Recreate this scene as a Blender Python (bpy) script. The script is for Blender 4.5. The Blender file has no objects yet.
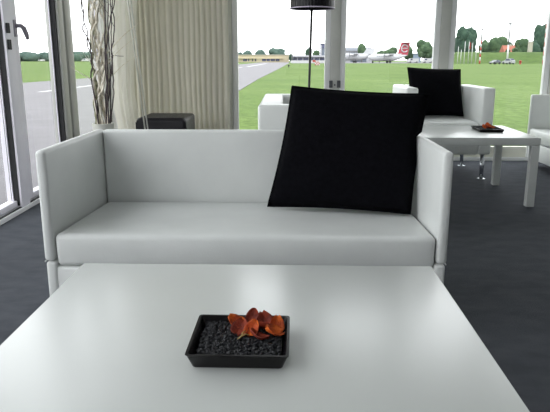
import bpy, bmesh, math, random
from mathutils import Vector, Matrix, noise
random.seed(7)
scn = bpy.context.scene
col = scn.collection
R = math.radians

# ------------------------------------------------------------------ materials
def new_mat(name):
    m = bpy.data.materials.new(name); m.use_nodes = True
    nt = m.node_tree; b = nt.nodes['Principled BSDF']
    return m, nt, b

def mat(name, rgb, rough=.5, metal=0., noise_amt=0., noise_scale=20., bump=0., bump_scale=200., spec=.5, coat=0., rgb2=None, stretch=None):
    m, nt, b = new_mat(name)
    b.inputs['Base Color'].default_value = (*rgb, 1)
    b.inputs['Roughness'].default_value = rough
    b.inputs['Metallic'].default_value = metal
    b.inputs['Specular IOR Level'].default_value = spec
    b.inputs['Coat Weight'].default_value = coat
    tc = nt.nodes.new('ShaderNodeTexCoord')
    src = tc.outputs['Object']
    if stretch:
        mp = nt.nodes.new('ShaderNodeMapping'); mp.inputs['Scale'].default_value = stretch
        nt.links.new(src, mp.inputs['Vector']); src = mp.outputs['Vector']
    if noise_amt or rgb2:
        n = nt.nodes.new('ShaderNodeTexNoise'); n.inputs['Scale'].default_value = noise_scale
        n.inputs['Detail'].default_value = 5
        nt.links.new(src, n.inputs['Vector'])
        r = nt.nodes.new('ShaderNodeValToRGB')
        a = rgb2 if rgb2 else tuple(max(0, c*(1-noise_amt)) for c in rgb)
        c = rgb if rgb2 else tuple(min(1, c*(1+noise_amt)) for c in rgb)
        r.color_ramp.elements[0].position = .32; r.color_ramp.elements[1].position = .68
        r.color_ramp.elements[0].color = (*a, 1); r.color_ramp.elements[1].color = (*c, 1)
        nt.links.new(n.outputs['Fac'], r.inputs['Fac'])
        nt.links.new(r.outputs['Color'], b.inputs['Base Color'])
    if bump:
        n2 = nt.nodes.new('ShaderNodeTexNoise'); n2.inputs['Scale'].default_value = bump_scale
        n2.inputs['Detail'].default_value = 3
        nt.links.new(src, n2.inputs['Vector'])
        bp = nt.nodes.new('ShaderNodeBump'); bp.inputs['Strength'].default_value = bump
        bp.inputs['Distance'].default_value = .01
        nt.links.new(n2.outputs['Fac'], bp.inputs['Height'])
        nt.links.new(bp.outputs['Normal'], b.inputs['Normal'])
    return m

def translucent(name, rgb, fac, noise_amt=0., scale=30.):
    m, nt, b = new_mat(name)
    b.inputs['Base Color'].default_value = (*rgb, 1); b.inputs['Roughness'].default_value = .8
    b.inputs['Specular IOR Level'].default_value = .2
    t = nt.nodes.new('ShaderNodeBsdfTranslucent'); t.inputs['Color'].default_value = (*rgb, 1)
    if noise_amt:
        tc = nt.nodes.new('ShaderNodeTexCoord')
        n = nt.nodes.new('ShaderNodeTexNoise'); n.inputs['Scale'].default_value = scale
        nt.links.new(tc.outputs['Object'], n.inputs['Vector'])
        r = nt.nodes.new('ShaderNodeValToRGB')
        r.color_ramp.elements[0].color = (*[c*(1-noise_amt) for c in rgb], 1)
        r.color_ramp.elements[1].color = (*[min(1, c*(1+noise_amt)) for c in rgb], 1)
        nt.links.new(n.outputs['Fac'], r.inputs['Fac'])
        nt.links.new(r.outputs['Color'], b.inputs['Base Color'])
        nt.links.new(r.outputs['Color'], t.inputs['Color'])
    mx = nt.nodes.new('ShaderNodeMixShader'); mx.inputs['Fac'].default_value = fac
    nt.links.new(b.outputs[0], mx.inputs[1]); nt.links.new(t.outputs[0], mx.inputs[2])
    nt.links.new(mx.outputs[0], nt.nodes['Material Output'].inputs['Surface'])
    return m

def glass(name):
    m, nt, b = new_mat(name); nt.nodes.remove(b)
    tr = nt.nodes.new('ShaderNodeBsdfTransparent'); tr.inputs['Color'].default_value = (.965, .975, .97, 1)
    gl = nt.nodes.new('ShaderNodeBsdfGlossy'); gl.inputs['Roughness'].default_value = .02
    lw = nt.nodes.new('ShaderNodeLayerWeight'); lw.inputs['Blend'].default_value = .5
    pw = nt.nodes.new('ShaderNodeMath'); pw.operation = 'POWER'; pw.inputs[1].default_value = 5
    fr = nt.nodes.new('ShaderNodeMath'); fr.operation = 'MULTIPLY_ADD'; fr.inputs[1].default_value = .55; fr.inputs[2].default_value = .035
    nt.links.new(lw.outputs['Facing'], pw.inputs[0]); nt.links.new(pw.outputs[0], fr.inputs[0])
    mx = nt.nodes.new('ShaderNodeMixShader')
    nt.links.new(fr.outputs[0], mx.inputs[0]); nt.links.new(tr.outputs[0], mx.inputs[1]); nt.links.new(gl.outputs[0], mx.inputs[2])
    nt.links.new(mx.outputs[0], nt.nodes['Material Output'].inputs['Surface'])
    return m

M = {}
M['vinyl'] = mat('white_vinyl', (.76, .775, .76), .38, noise_amt=.03, noise_scale=6, bump=.12, bump_scale=260, spec=.45)
M['lacquer'] = mat('white_lacquer', (.645, .665, .645), .27, noise_amt=.015, noise_scale=4, spec=.5)
M['black_cloth'] = mat('black_cloth', (.0035, .0035, .005), .95, noise_amt=.3, noise_scale=60, bump=.3, bump_scale=300, spec=.06)
M['black_leather'] = mat('black_leather', (.007, .006, .009), .42, spec=.35, noise_amt=.2, noise_scale=30, bump=.2, bump_scale=220)
M['ceramic'] = mat('dark_ceramic', (.004, .003, .004), .26, noise_amt=.2, noise_scale=12, spec=.22)
M['gravel'] = mat('charcoal_gravel', (.012, .0125, .016), .55, noise_amt=.6, noise_scale=240)
M['petal_orange'] = mat('orange_petal', (.85, .17, .014), .6, rgb2=(.42, .045, .010), noise_scale=60, bump=.5, bump_scale=180)
M['petal_red'] = mat('dark_red_petal', (.36, .045, .012), .6, rgb2=(.14, .016, .008), noise_scale=60, bump=.5, bump_scale=180)
M['dry_stem'] = mat('dry_stem', (.36, .25, .09), .7, noise_amt=.4, noise_scale=90)
M['alu'] = mat('grey_aluminium', (.52, .52, .49), .45, metal=.1, noise_amt=.05, noise_scale=5)
M['alu_white'] = mat('white_frame', (.80, .80, .81), .4, noise_amt=.03, noise_scale=5)
M['alu_lav'] = mat('pale_frame', (.86, .83, .90), .4, noise_amt=.03, noise_scale=5)
M['gasket'] = mat('black_gasket', (.012, .012, .014), .7, noise_amt=.2)
M['bracket'] = mat('dark_bracket', (.10, .10, .11), .45, metal=.5, noise_amt=.2, noise_scale=50)
M['handle'] = mat('handle_grey', (.34, .31, .36), .4, metal=.2, noise_amt=.05)
M['chrome'] = mat('chrome', (.55, .57, .60), .14, metal=1, noise_amt=.04, noise_scale=10)
M['glass'] = glass('window_glass')
M['curtain'] = translucent('cream_curtain', (.69, .67, .59), .32, .03, 8)
M['drape'] = translucent('pale_drape', (.86, .85, .79), .60, .03, 10)
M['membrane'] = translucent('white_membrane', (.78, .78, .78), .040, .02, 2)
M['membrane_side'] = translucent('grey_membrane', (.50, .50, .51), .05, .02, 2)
M['rail'] = mat('cream_rail', (.66, .65, .58), .5, noise_amt=.03)
M['pot'] = mat('white_pot', (.60, .60, .54), .5, noise_amt=.08, noise_scale=25)
M['bark_pale'] = mat('pale_bark', (.90, .86, .74), .8, rgb2=(.58, .52, .41), noise_scale=28, bump=.5, bump_scale=90)
M['bark_dark'] = mat('dark_bark', (.11, .085, .085), .8, rgb2=(.04, .03, .04), noise_scale=40)
M['bark_green'] = mat('mossy_bark', (.36, .36, .22), .85, rgb2=(.06, .06, .045), noise_scale=24, bump=.5, bump_scale=80)
M['lamp_black'] = mat('lamp_shade_black', (.006, .005, .008), .3, noise_amt=.2, spec=.25)
M['lamp_trim'] = mat('lamp_shade_trim', (.66, .58, .72), .4, noise_amt=.05)
M['pole_black'] = mat('black_pole', (.012, .012, .013), .4, noise_amt=.1)
M['pole_pale'] = mat('pale_pole', (.55, .55, .50), .35, metal=.3, noise_amt=.05)
M['carpet'] = mat('dark_carpet', (.088, .094, .108), .95, rgb2=(.066, .071, .083), noise_scale=9, bump=.6, bump_scale=240, spec=.15, stretch=(1, 1.6, 1))
# outdoors
def grass_mat():
    m, nt, b = new_mat('mown_grass')
    b.inputs['Roughness'].default_value = .9; b.inputs['Specular IOR Level'].default_value = .1
    tc = nt.nodes.new('ShaderNodeTexCoord')
    n1 = nt.nodes.new('ShaderNodeTexNoise'); n1.inputs['Scale'].default_value = .16; n1.inputs['Detail'].default_value = 4
    n2 = nt.nodes.new('ShaderNodeTexNoise'); n2.inputs['Scale'].default_value = 7; n2.inputs['Detail'].default_value = 6
    nt.links.new(tc.outputs['Object'], n1.inputs['Vector']); nt.links.new(tc.outputs['Object'], n2.inputs['Vector'])
    r1 = nt.nodes.new('ShaderNodeValToRGB'); r2 = nt.nodes.new('ShaderNodeValToRGB')
    r1.color_ramp.elements[0].position = .35; r1.color_ramp.elements[1].position = .7
    r1.color_ramp.elements[0].color = (.082, .138, .026, 1); r1.color_ramp.elements[1].color = (.118, .176, .042, 1)
    r2.color_ramp.elements[0].position = .3; r2.color_ramp.elements[1].position = .72
    r2.color_ramp.elements[0].color = (.50, .56, .40, 1); r2.color_ramp.elements[1].color = (1.3, 1.24, 1.42, 1)
    mx = nt.nodes.new('ShaderNodeMix'); mx.data_type = 'RGBA'; mx.blend_type = 'MULTIPLY'; mx.inputs[0].default_value = 1
    nt.links.new(n1.outputs['Fac'], r1.inputs['Fac']); nt.links.new(n2.outputs['Fac'], r2.inputs['Fac'])
    nt.links.new(r1.outputs['Color'], mx.inputs[6]); nt.links.new(r2.outputs['Color'], mx.inputs[7])
    nt.links.new(mx.outputs[2], b.inputs['Base Color'])
    return m
M['grass'] = grass_mat()
M['berm'] = mat('rough_grass', (0.083, 0.130, 0.035), .9, rgb2=(0.054, 0.089, 0.026), noise_scale=.5, spec=.1)
M['tarmac'] = mat('pale_tarmac', (0.154, 0.146, 0.154), .85, rgb2=(0.125, 0.118, 0.125), noise_scale=2.2, bump=.3, bump_scale=40)
M['paint_line'] = mat('white_line', (0.386, 0.386, 0.386), .7, noise_amt=.06, noise_scale=3)
M['leaf'] = mat('tree_leaf', (0.075, 0.118, 0.060), .9, rgb2=(0.036, 0.064, 0.036), noise_scale=.7, spec=.1)
M['leaf_dark'] = mat('dark_tree_leaf', (0.050, 0.087, 0.057), .9, rgb2=(0.023, 0.045, 0.034), noise_scale=.7, spec=.1)
M['leaf_hazed'] = mat('hazed_tree_leaf', (0.080, 0.121, 0.098), .9, rgb2=(0.045, 0.076, 0.066), noise_scale=.35, spec=.1)  # distance haze painted into the leaf colour, paler and bluer
M['trunk'] = mat('tree_trunk', (.12, .10, .08), .9, noise_amt=.3, noise_scale=3)
M['yellow_wall'] = mat('yellow_render', (0.452, 0.394, 0.269), .8, noise_amt=.05, noise_scale=.3)
M['cream_wall'] = mat('cream_render', (0.360, 0.336, 0.274), .8, noise_amt=.05, noise_scale=.3)
M['white_wall'] = mat('white_render', (0.410, 0.410, 0.435), .7, noise_amt=.04, noise_scale=.3)
M['blue_wall'] = mat('pale_blue_wall', (0.212, 0.261, 0.323), .7, noise_amt=.05, noise_scale=.3)
M['grey_wall'] = mat('grey_wall', (0.137, 0.161, 0.199), .7, noise_amt=.08, noise_scale=.3)
M['dark_glass'] = mat('blue_dark_glazing', (.05, .055, .11), .2, noise_amt=.4, noise_scale=.6)
M['roof_grey'] = mat('blue_grey_roof', (0.081, 0.093, 0.118), .6, noise_amt=.08, noise_scale=.4)
M['roof_red'] = mat('red_tile_roof', (0.280, 0.093, 0.056), .7, noise_amt=.15, noise_scale=.8)
M['plane_white'] = mat('aircraft_white', (0.435, 0.435, 0.448), .35, noise_amt=.03, noise_scale=.5)
M['plane_red'] = mat('aircraft_red', (0.342, 0.031, 0.056), .4, noise_amt=.05, noise_scale=.5)
M['tyre'] = mat('dark_tyre', (.02, .02, .022), .7, noise_amt=.1)
M['car_grey'] = mat('car_grey', (0.099, 0.106, 0.118), .3, noise_amt=.05, coat=.5)
M['car_silver'] = mat('car_silver', (0.286, 0.292, 0.311), .3, noise_amt=.05, coat=.5)
M['red_paint'] = mat('red_paint', (0.311, 0.037, 0.025), .5, noise_amt=.15, noise_scale=2)
M['white_paint'] = mat('white_paint', (0.448, 0.448, 0.448), .5, noise_amt=.04, noise_scale=2)
M['grey_metal'] = mat('grey_post_metal', (.13, .135, .14), .5, noise_amt=.08, noise_scale=2)
M['flag_blue'] = mat('blue_flag', (.16, .22, .42), .7, noise_amt=.1, noise_scale=2)

# ------------------------------------------------------------------ mesh helpers
def link(name, bm, m, parent=None, smooth=False, mods=None):
    me = bpy.data.meshes.new(name)
    bmesh.ops.recalc_face_normals(bm, faces=bm.faces)
    bm.to_mesh(me); bm.free()
    o = bpy.data.objects.new(name, me); col.objects.link(o)
    for mm in (m if isinstance(m, (list, tuple)) else [m]): me.materials.append(mm)
    if smooth:
        for p in me.polygons: p.use_smooth = True
    if parent is not None: o.parent = parent
    return o

def tag(o, label=None, cat=None, group=None, kind=None):
    if label: o['label'] = label
    if cat: o['category'] = cat
    if group: o['group'] = group
    if kind: o['kind'] = kind
    return o

def thing(name, label, cat, loc=(0, 0, 0), rz=0., group=None):
    o = bpy.data.objects.new(name, None); col.objects.link(o)
    o.empty_display_size = .1
    o.location = loc; o.rotation_euler = (0, 0, rz)
    return tag(o, label, cat, group)

def copy_tree(o, parent=None):
    c = o.copy(); col.objects.link(c)
    if parent is not None: c.parent = parent
    for ch in list(o.children): copy_tree(ch, c)
    return c

def box(bm, x0, x1, y0, y1, z0, z1, bev=0., seg=2, mi=0):
    r = bmesh.ops.create_cube(bm, size=1)
    vs = r['verts']
    for v in vs:
        v.co = Vector(((x0+x1)/2 + v.co.x*(x1-x0), (y0+y1)/2 + v.co.y*(y1-y0), (z0+z1)/2 + v.co.z*(z1-z0)))
    fs = set(f for v in vs for f in v.link_faces)
    for f in fs: f.material_index = mi
    if bev > 0:
        es = list({e for v in vs for e in v.link_edges})
        bmesh.ops.bevel(bm, geom=es, offset=bev, segments=seg, profile=.5, affect='EDGES')
    return vs

def mbox(name, x0, x1, y0, y1, z0, z1, m, parent=None, bev=0., seg=2, smooth=False):
    bm = bmesh.new(); box(bm, x0, x1, y0, y1, z0, z1, bev, seg)
    o = link(name, bm, m, parent)
    if bev > 0 and smooth:
        shade_auto(o)
    return o

def shade_auto(o, ang=40):
    me = o.data
    for p in me.polygons: p.use_smooth = True
    bm = bmesh.new(); bm.from_mesh(me)
    lim = R(ang)
    for e in bm.edges:
        if len(e.link_faces) == 2 and e.calc_face_angle(0) > lim: e.smooth = False
    bm.to_mesh(me); bm.free()

def tube(bm, pts, rad, sides=8, cap=True, mi=0):
    pts = [Vector(p) for p in pts]
    n = len(pts)
    rr = rad if isinstance(rad, (list, tuple)) else [rad]*n
    rings = []
    t0 = (pts[1]-pts[0]).normalized()
    u = t0.orthogonal().normalized()
    for i, p in enumerate(pts):
        t = (pts[min(i+1, n-1)] - pts[max(i-1, 0)]).normalized()
        u = (u - t*u.dot(t)).normalized(); w = t.cross(u)
        rings.append([bm.verts.new(p + (u*math.cos(2*math.pi*k/sides) + w*math.sin(2*math.pi*k/sides))*rr[i]) for k in range(sides)])
    for a, b in zip(rings, rings[1:]):
        for k in range(sides):
            f = bm.faces.new((a[k], a[(k+1) % sides], b[(k+1) % sides], b[k])); f.material_index = mi; f.smooth = True
    if cap:
        for r_ in (rings[0], rings[-1]):
            f = bm.faces.new(r_); f.material_index = mi

def lathe(bm, prof, cx=0, cy=0, seg=32, mi=0):
    rings = []
    for r_, z in prof:
        rings.append([bm.verts.new((cx+r_*math.cos(2*math.pi*k/seg), cy+r_*math.sin(2*math.pi*k/seg), z)) for k in range(seg)])
    for a, b in zip(rings, rings[1:]):
        for k in range(seg):
            f = bm.faces.new((a[k], a[(k+1) % seg], b[(k+1) % seg], b[k])); f.material_index = mi; f.smooth = True
    bm.faces.new(rings[0]); bm.faces.new(rings[-1])

def prism(bm, outline, axis, a, b, mi=0):
    # outline: list of 2D points extruded along axis ('x','y','z') from a to b
    def P(p, t):
        return {'x': (t, p[0], p[1]), 'y': (p[0], t, p[1]), 'z': (p[0], p[1], t)}[axis]
    va = [bm.verts.new(P(p, a)) for p in outline]; vb = [bm.verts.new(P(p, b)) for p in outline]
    n = len(outline)
    fs = [bm.faces.new(va), bm.faces.new(vb)]
    for k in range(n):
        fs.append(bm.faces.new((va[k], va[(k+1) % n], vb[(k+1) % n], vb[k])))
    for f in fs: f.material_index = mi

# ------------------------------------------------------------------ the room shell
XL, YF, XR, YB, ZC = -1.64, 5.72, 5.2, -3.4, 2.6
GZ = -.18
bm = bmesh.new(); box(bm, XL-.02, XR, YB, YF+.0, -.06, 0)
tag(link('floor', bm, M['carpet']), 'dark grey carpet floor of the lounge', 'floor', kind='structure')
bm = bmesh.new(); box(bm, XL-.1, XR+.1, YB-.1, YF+.1, ZC+.03, ZC+.035)
bmesh.ops.delete(bm, geom=[f for f in bm.faces if f.calc_center_median().z < ZC+.0345], context='FACES')
tag(link('ceiling', bm, M['membrane']), 'white translucent tent roof', 'ceiling', kind='structure')
bm = bmesh.new(); vs = [bm.verts.new(p) for p in ((XL, YB, 0), (XR, YB, 0), (XR, YB, ZC+.03), (XL, YB, ZC+.03))]; bm.faces.new(vs)
tag(link('wall_back', bm, M['membrane']), 'white tent wall behind the camera', 'wall', kind='structure')
bm = bmesh.new(); vs = [bm.verts.new(p) for p in ((XR, YB, 0), (XR, YF, 0), (XR, YF, ZC+.03), (XR, YB, ZC+.03))]; bm.faces.new(vs)
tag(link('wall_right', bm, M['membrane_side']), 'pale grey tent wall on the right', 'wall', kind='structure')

# far wall: bays between wide mullions
posts = [-.53, .462, 1.457, 2.48, 3.48, 4.48]
edges = [XL] + posts + [XR]
for i, cx in enumerate(posts):
    bm = bmesh.new()
    box(bm, cx-.045, cx+.045, YF-.035, YF+.05, 0, ZC, .004)
    mu = link('trim_%d' % (i+1), bm, M['alu']); shade_auto(mu)
    tag(mu, 'grey aluminium mullion between far windows', 'mullion', kind='structure')
    if i in (1,):
        for s in (-1, 1):
            mbox('latch', cx+s*.036-.016, cx+s*.036+.016, YF-.05, YF-.0355, .68, .745, M['bracket'], mu, .003)
        bm = bmesh.new(); tube(bm, [(cx, YF-.0355, .705), (cx, YF-.052, .705)], .007, 10)
        link('bolt', bm, M['gasket'], mu)
for i in range(len(edges)-1):
    x0 = edges[i] + (.045 if i else 0); x1 = edges[i+1] - (.045 if i < len(edges)-2 else 0)
    bm = bmesh.new()
    box(bm, x0, x0+.05, YF-.02, YF+.03, 0, ZC, .004); box(bm, x1-.05, x1, YF-.02, YF+.03, 0, ZC, .004)
    box(bm, x0+.05, x1-.05, YF-.02, YF+.03, ZC-.1, ZC)
    fr = link('window_%d' % (i+1), bm, M['alu_white']); shade_auto(fr)
    tag(fr, 'floor to ceiling window in the far wall', 'window', kind='structure')
    bm = bmesh.new(); box(bm, x0+.05, x1-.05, YF-.02, YF+.03, .03, .13, .004)
    link('bottom_rail', bm, M['rail'], fr)
    bm = bmesh.new(); vs = [bm.verts.new(p) for p in ((x0+.05, YF+.005, .13), (x1-.05, YF+.005, .13), (x1-.05, YF+.005, ZC-.1), (x0+.05, YF+.005, ZC-.1))]; bm.faces.new(vs)
    link('pane', bm, M['glass'], fr)
bm = bmesh.new(); box(bm, XL, XR, YF-.05, YF-.036, 0, .035, .003)
tag(link('baseboard_far', bm, M['alu_white']), 'white sill strip along the far windows', 'baseboard', kind='structure')

# left glazed wall
bm = bmesh.new(); box(bm, XL-.11, XL, YB, YF, 0, .028, .003)
box(bm, XL-.075, XL-.055, YB, YF, .028, .04)
sill = link('baseboard_left', bm, M['alu_white'])
tag(sill, 'pale aluminium sill track along the left glass wall', 'sill', kind='structure')
for xx in (XL-.018, XL-.10):
    bm = bmesh.new(); box(bm, xx-.006, xx+.006, YB, YF, .0275, .033); link('gasket', bm, M['gasket'], sill)
lp = [(4.50, 4.80), (3.64, 3.763), (2.40, 2.60), (1.2, 1.4), (0, .2), (-1.2, -1.), (-2.4, -2.2)]
n = 8
def left_mullion(y0, y1, idx, wide):
    bm = bmesh.new()
    if wide:
        box(bm, XL-.10, XL-.005, y0+.02, (y0+y1)/2-.02, .028, ZC, .006)
        box(bm, XL-.11, XL-.03, (y0+y1)/2-.02, (y0+y1)/2+.02, .028, ZC, .004)
        box(bm, XL-.10, XL-.005, (y0+y1)/2+.02, y1, .028, ZC, .006)
    else:
        box(bm, XL-.10, XL-.005, y0, y1, .028, ZC, .006)
    o = link('trim_%d' % idx, bm, M['alu' if wide else 'alu_lav']); shade_auto(o)
    tag(o, 'grey aluminium post of the left glass wall', 'mullion', kind='structure')
    bm = bmesh.new(); box(bm, XL-.07, XL-.02, y0-.004 if not wide else y0+.003, y0 if not wide else y0+.02, .04, ZC)
    link('gasket', bm, M['gasket'], o)
    return o
for k, (y0, y1) in enumerate(lp): left_mullion(y0, y1, 20+k, k != 1)
# corner post
bm = bmesh.new(); box(bm, XL-.11, XL-.005, YF-.14, YF+.05, .028, ZC, .006)
tag(link('trim_30', bm, M['alu']), 'grey corner post', 'post', kind='structure')
ys = [YF-.14, 4.80, 4.50, 3.765, 3.64, 2.60, 2.40, 1.4, 1.2, .2, 0, -1., -1.2, -2.2, -2.4, YB]
for k in range(0, len(ys), 2):
    y1, y0 = ys[k], ys[k+1]
    bm = bmesh.new(); idx = 11+k//2
    st = .112 if k == 2 else .045
    et = .012
    box(bm, XL-.085, XL-.03, y0, y0+st, .04, ZC, .006)
    box(bm, XL-.064, XL-.054, y1-et, y1, .04, ZC, .003)
    box(bm, XL-.085, XL-.03, y0+st, y1-et, .04, .075, .004)
    box(bm, XL-.085, XL-.03, y0+st, y1-et, ZC-.08, ZC)
    fr = link('window_%d' % idx, bm, M['alu_lav']); shade_auto(fr)
    tag(fr, 'tall glazed panel in the left glass wall', 'window', kind='structure')
    bm = bmesh.new(); vs = [bm.verts.new(p) for p in ((XL-.058, y0+st, .075), (XL-.058, y1-et, .075), (XL-.058, y1-et, ZC-.08), (XL-.058, y0+st, ZC-.08))]; bm.faces.new(vs)
    link('pane', bm, M['glass'], fr)
    if k == 2:
        # lever handle and hinges on the opening panel
        bm = bmesh.new()
        tube(bm, [(XL-.03, 3.835, 1.135), (XL+.01, 3.835, 1.135), (XL+.022, 3.845, 1.12), (XL+.028, 3.862, 1.085), (XL+.03, 3.87, 1.055)], [.013, .013, .016, .015, .010], 10)
        box(bm, XL-.032, XL-.022, 3.815, 3.85, 1.07, 1.17, .003)
        tag(link('handle', bm, M['handle'], fr), 'grey lever handle')
        for z in (1.115, 1.02, 1.62):
            bm = bmesh.new(); box(bm, XL-.004, XL+.008, 3.65, 3.685, z-.03, z+.028, .003); link('hinge', bm, M['gasket'], fr)

# ------------------------------------------------------------------ furniture
def soft_panel(bm, x0, x1, y0, y1, z0, z1, bev=.014):
    box(bm, x0, x1, y0, y1, z0, z1, bev, 4)

def cushion_block(name, x0, x1, y0, y1, z0, z1, drop, m, parent, bev=.03, crown=.012):
    lo = Vector((x0, y0, z0)); hi = Vector((x1, y1, z1))
    def axis(a, b, n):
        e = [0, .12, .3, .5, .72, 1]
        return [a+bev*t for t in e] + [a+bev+(b-a-2*bev)*k/n for k in range(1, n)] + [b-bev*t for t in e[::-1]]
    A = [axis(x0, x1, 26), axis(y0, y1, 14), axis(z0, z1, 4)]
    bm = bmesh.new(); cache = {}
    def vert(i, j, k):
        if (i, j, k) in cache: return cache[i, j, k]
        p = Vector((A[0][i], A[1][j], A[2][k]))
        inn = Vector([min(max(p[q], lo[q]+bev), hi[q]-bev) for q in range(3)])
        d = p-inn
        if d.length > 1e-9: p = inn+d.normalized()*bev
        fx, fy, fz = [(p[q]-lo[q])/(hi[q]-lo[q]) for q in range(3)]
        sx, sy, sz = [max(0, math.sin(math.pi*min(1, max(0, f)))) for f in (fx, fy, fz)]
        p.z += fz*crown*(sx*sy)**.5 - drop*fy*fz
        p.y -= .007*sz*(1-fy)*sx**.4
        p.y += (1-fy)*.0025*noise.noise(Vector((p.x*9, p.z*14, 2.)))*sz
        cache[i, j, k] = bm.verts.new(p); return cache[i, j, k]
    N = [len(a)-1 for a in A]
    for ax in range(3):
        b, c = [q for q in range(3) if q != ax]
        for end in (0, N[ax]):
            for u in range(N[b]):
                for v in range(N[c]):
                    q = []
                    for du, dv in ((0, 0), (1, 0), (1, 1), (0, 1)):
                        idx = [0, 0, 0]; idx[ax] = end; idx[b] = u+du; idx[c] = v+dv; q.append(vert(*idx))
                    bm.faces.new(q)
    return link(name, bm, m, parent, smooth=True)

def make_sofa(label, loc, rz, W=1.382, D=.672):
    t = thing('sofa', label, 'sofa', loc, rz, 'thin-armed white sofas')
    h, zs, th = .634, .242, .036
    x = W/2
    # local frame: front at y=0, back at y=D
    bm = bmesh.new(); box(bm, -x+th, x-th, .008, D-.006, .075, .220, .010, 3)
    box(bm, -x+.003, -x+th+.004, .004, D-.004, .075, zs-.003, .010, 3); box(bm, x-th-.004, x-.003, .004, D-.004, .075, zs-.003, .010, 3)
    b = link('base', bm, M['vinyl'], t); shade_auto(b, 50)
    for s in (-1, 1):
        bm = bmesh.new(); soft_panel(bm, *sorted((s*x, s*(x-th))), 0, D, zs, h)
        a = link('arm', bm, M['vinyl'], t); shade_auto(a, 50)
        bm = bmesh.new()
        xs = s*(x-th*.5)
        tube(bm, [(s*(x-.004), .0, zs+.002), (s*(x-.004), D, zs+.002)], .0025, 6)
        link('seam', bm, M['vinyl'], a)
    bm = bmesh.new(); soft_panel(bm, -x+th+.001, x-th-.001, D-.046, D, zs, h-.001)
    b = link('backrest', bm, M['vinyl'], t); shade_auto(b, 50)
    cushion_block('seat_cushion', -x+th+.004, x-th-.004, .006, D-.05, .222, .340, .026, M['vinyl'], t, .020, .006)
    for sx in (-1, 1):
        for y in (.06, D-.06):
            bm = bmesh.new(); tube(bm, [(sx*(x-.07), y, 0), (sx*(x-.07), y, .08)], .02, 14)
            link('foot', bm, M['chrome'], t)
    return t
sofa = make_sofa('white leather two-seat sofa with a big black cushion, behind the near table', (-.1405, 1.980, 0), R(-.6), 1.404)
sofa2 = copy_tree(sofa); sofa2.location = (2.175, 4.73, 0); sofa2.rotation_euler = (0, 0, R(-90))
sofa2['label'] = 'white sofa cut off by the right edge, beyond the far table'

def make_armchair(label, loc, rz, W, D, depth_arm=.095):
    t = thing('armchair', label, 'armchair', loc, rz, 'white armchairs on chrome legs')
    h, zb, x, th = .72, .20, W/2, depth_arm
    for s in (-1, 1):
        bm = bmesh.new(); soft_panel(bm, *sorted((s*x, s*(x-th))), 0, D, zb+.002, h, .016)
        shade_auto(link('arm', bm, M['vinyl'], t), 50)
    bm = bmesh.new(); soft_panel(bm, -x+th+.001, x-th-.001, D-.12, D, zb+.002, h-.001, .016)
    shade_auto(link('backrest', bm, M['vinyl'], t), 50)
    bm = bmesh.new(); box(bm, -x+th+.001, x-th-.001, .012, D-.121, zb, .33, .01, 3)
    shade_auto(link('seat_base', bm, M['vinyl'], t), 50)
    cushion_block('seat_cushion', -x+th+.003, x-th-.003, .004, D-.123, .331, .452, .01, M['vinyl'], t, .024, .012)
    for sx in (-1, 1):
        for y in (.045, D-.06):
            bm = bmesh.new(); tube(bm, [(sx*(x-.045), y, .004), (sx*(x-.05), y, zb+.004)], .016, 14)
            lg = link('leg', bm, M['chrome'], t)
            bm = bmesh.new(); lathe(bm, [(.034, 0), (.034, .004), (.02, .007)], sx*(x-.045), y, 20); link('foot_plate', bm, M['chrome'], lg)
    return t
make_armchair('white armchair holding a black cushion, facing the camera by the window', (1.283, 4.735, 0), R(-1.5), .685, .72)
make_armchair('white armchair turned sideways behind the near sofa, beside the black lamp', (.56, 3.41, 0), R(90), 1.0, .69, .10)

def make_table(label, loc, rz, W, D):
    t = thing('coffee_table', label, 'table', loc, rz, 'white square-legged coffee tables')
    bm = bmesh.new(); box(bm, -W/2, W/2, -D/2, D/2, .40, .45, .003, 3)
    shade_auto(link('table_top', bm, M['lacquer'], t))
    for sx in (-1, 1):
        for sy in (-1, 1):
            cx, cy = sx*(W/2-.026), sy*(D/2-.026)
            bm = bmesh.new(); box(bm, cx-.025, cx+.025, cy-.025, cy+.025, 0, .3995, .002)
            link('leg', bm, M['lacquer'], t)
    return t
make_table('large white coffee table in the foreground in front of the sofa', (-.0735, .785, 0), R(-.6), .842, 1.18)
make_table('white coffee table farther back on the right with square legs', (1.118, 4.205, 0), R(-1.4), 1.03, .75)

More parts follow.
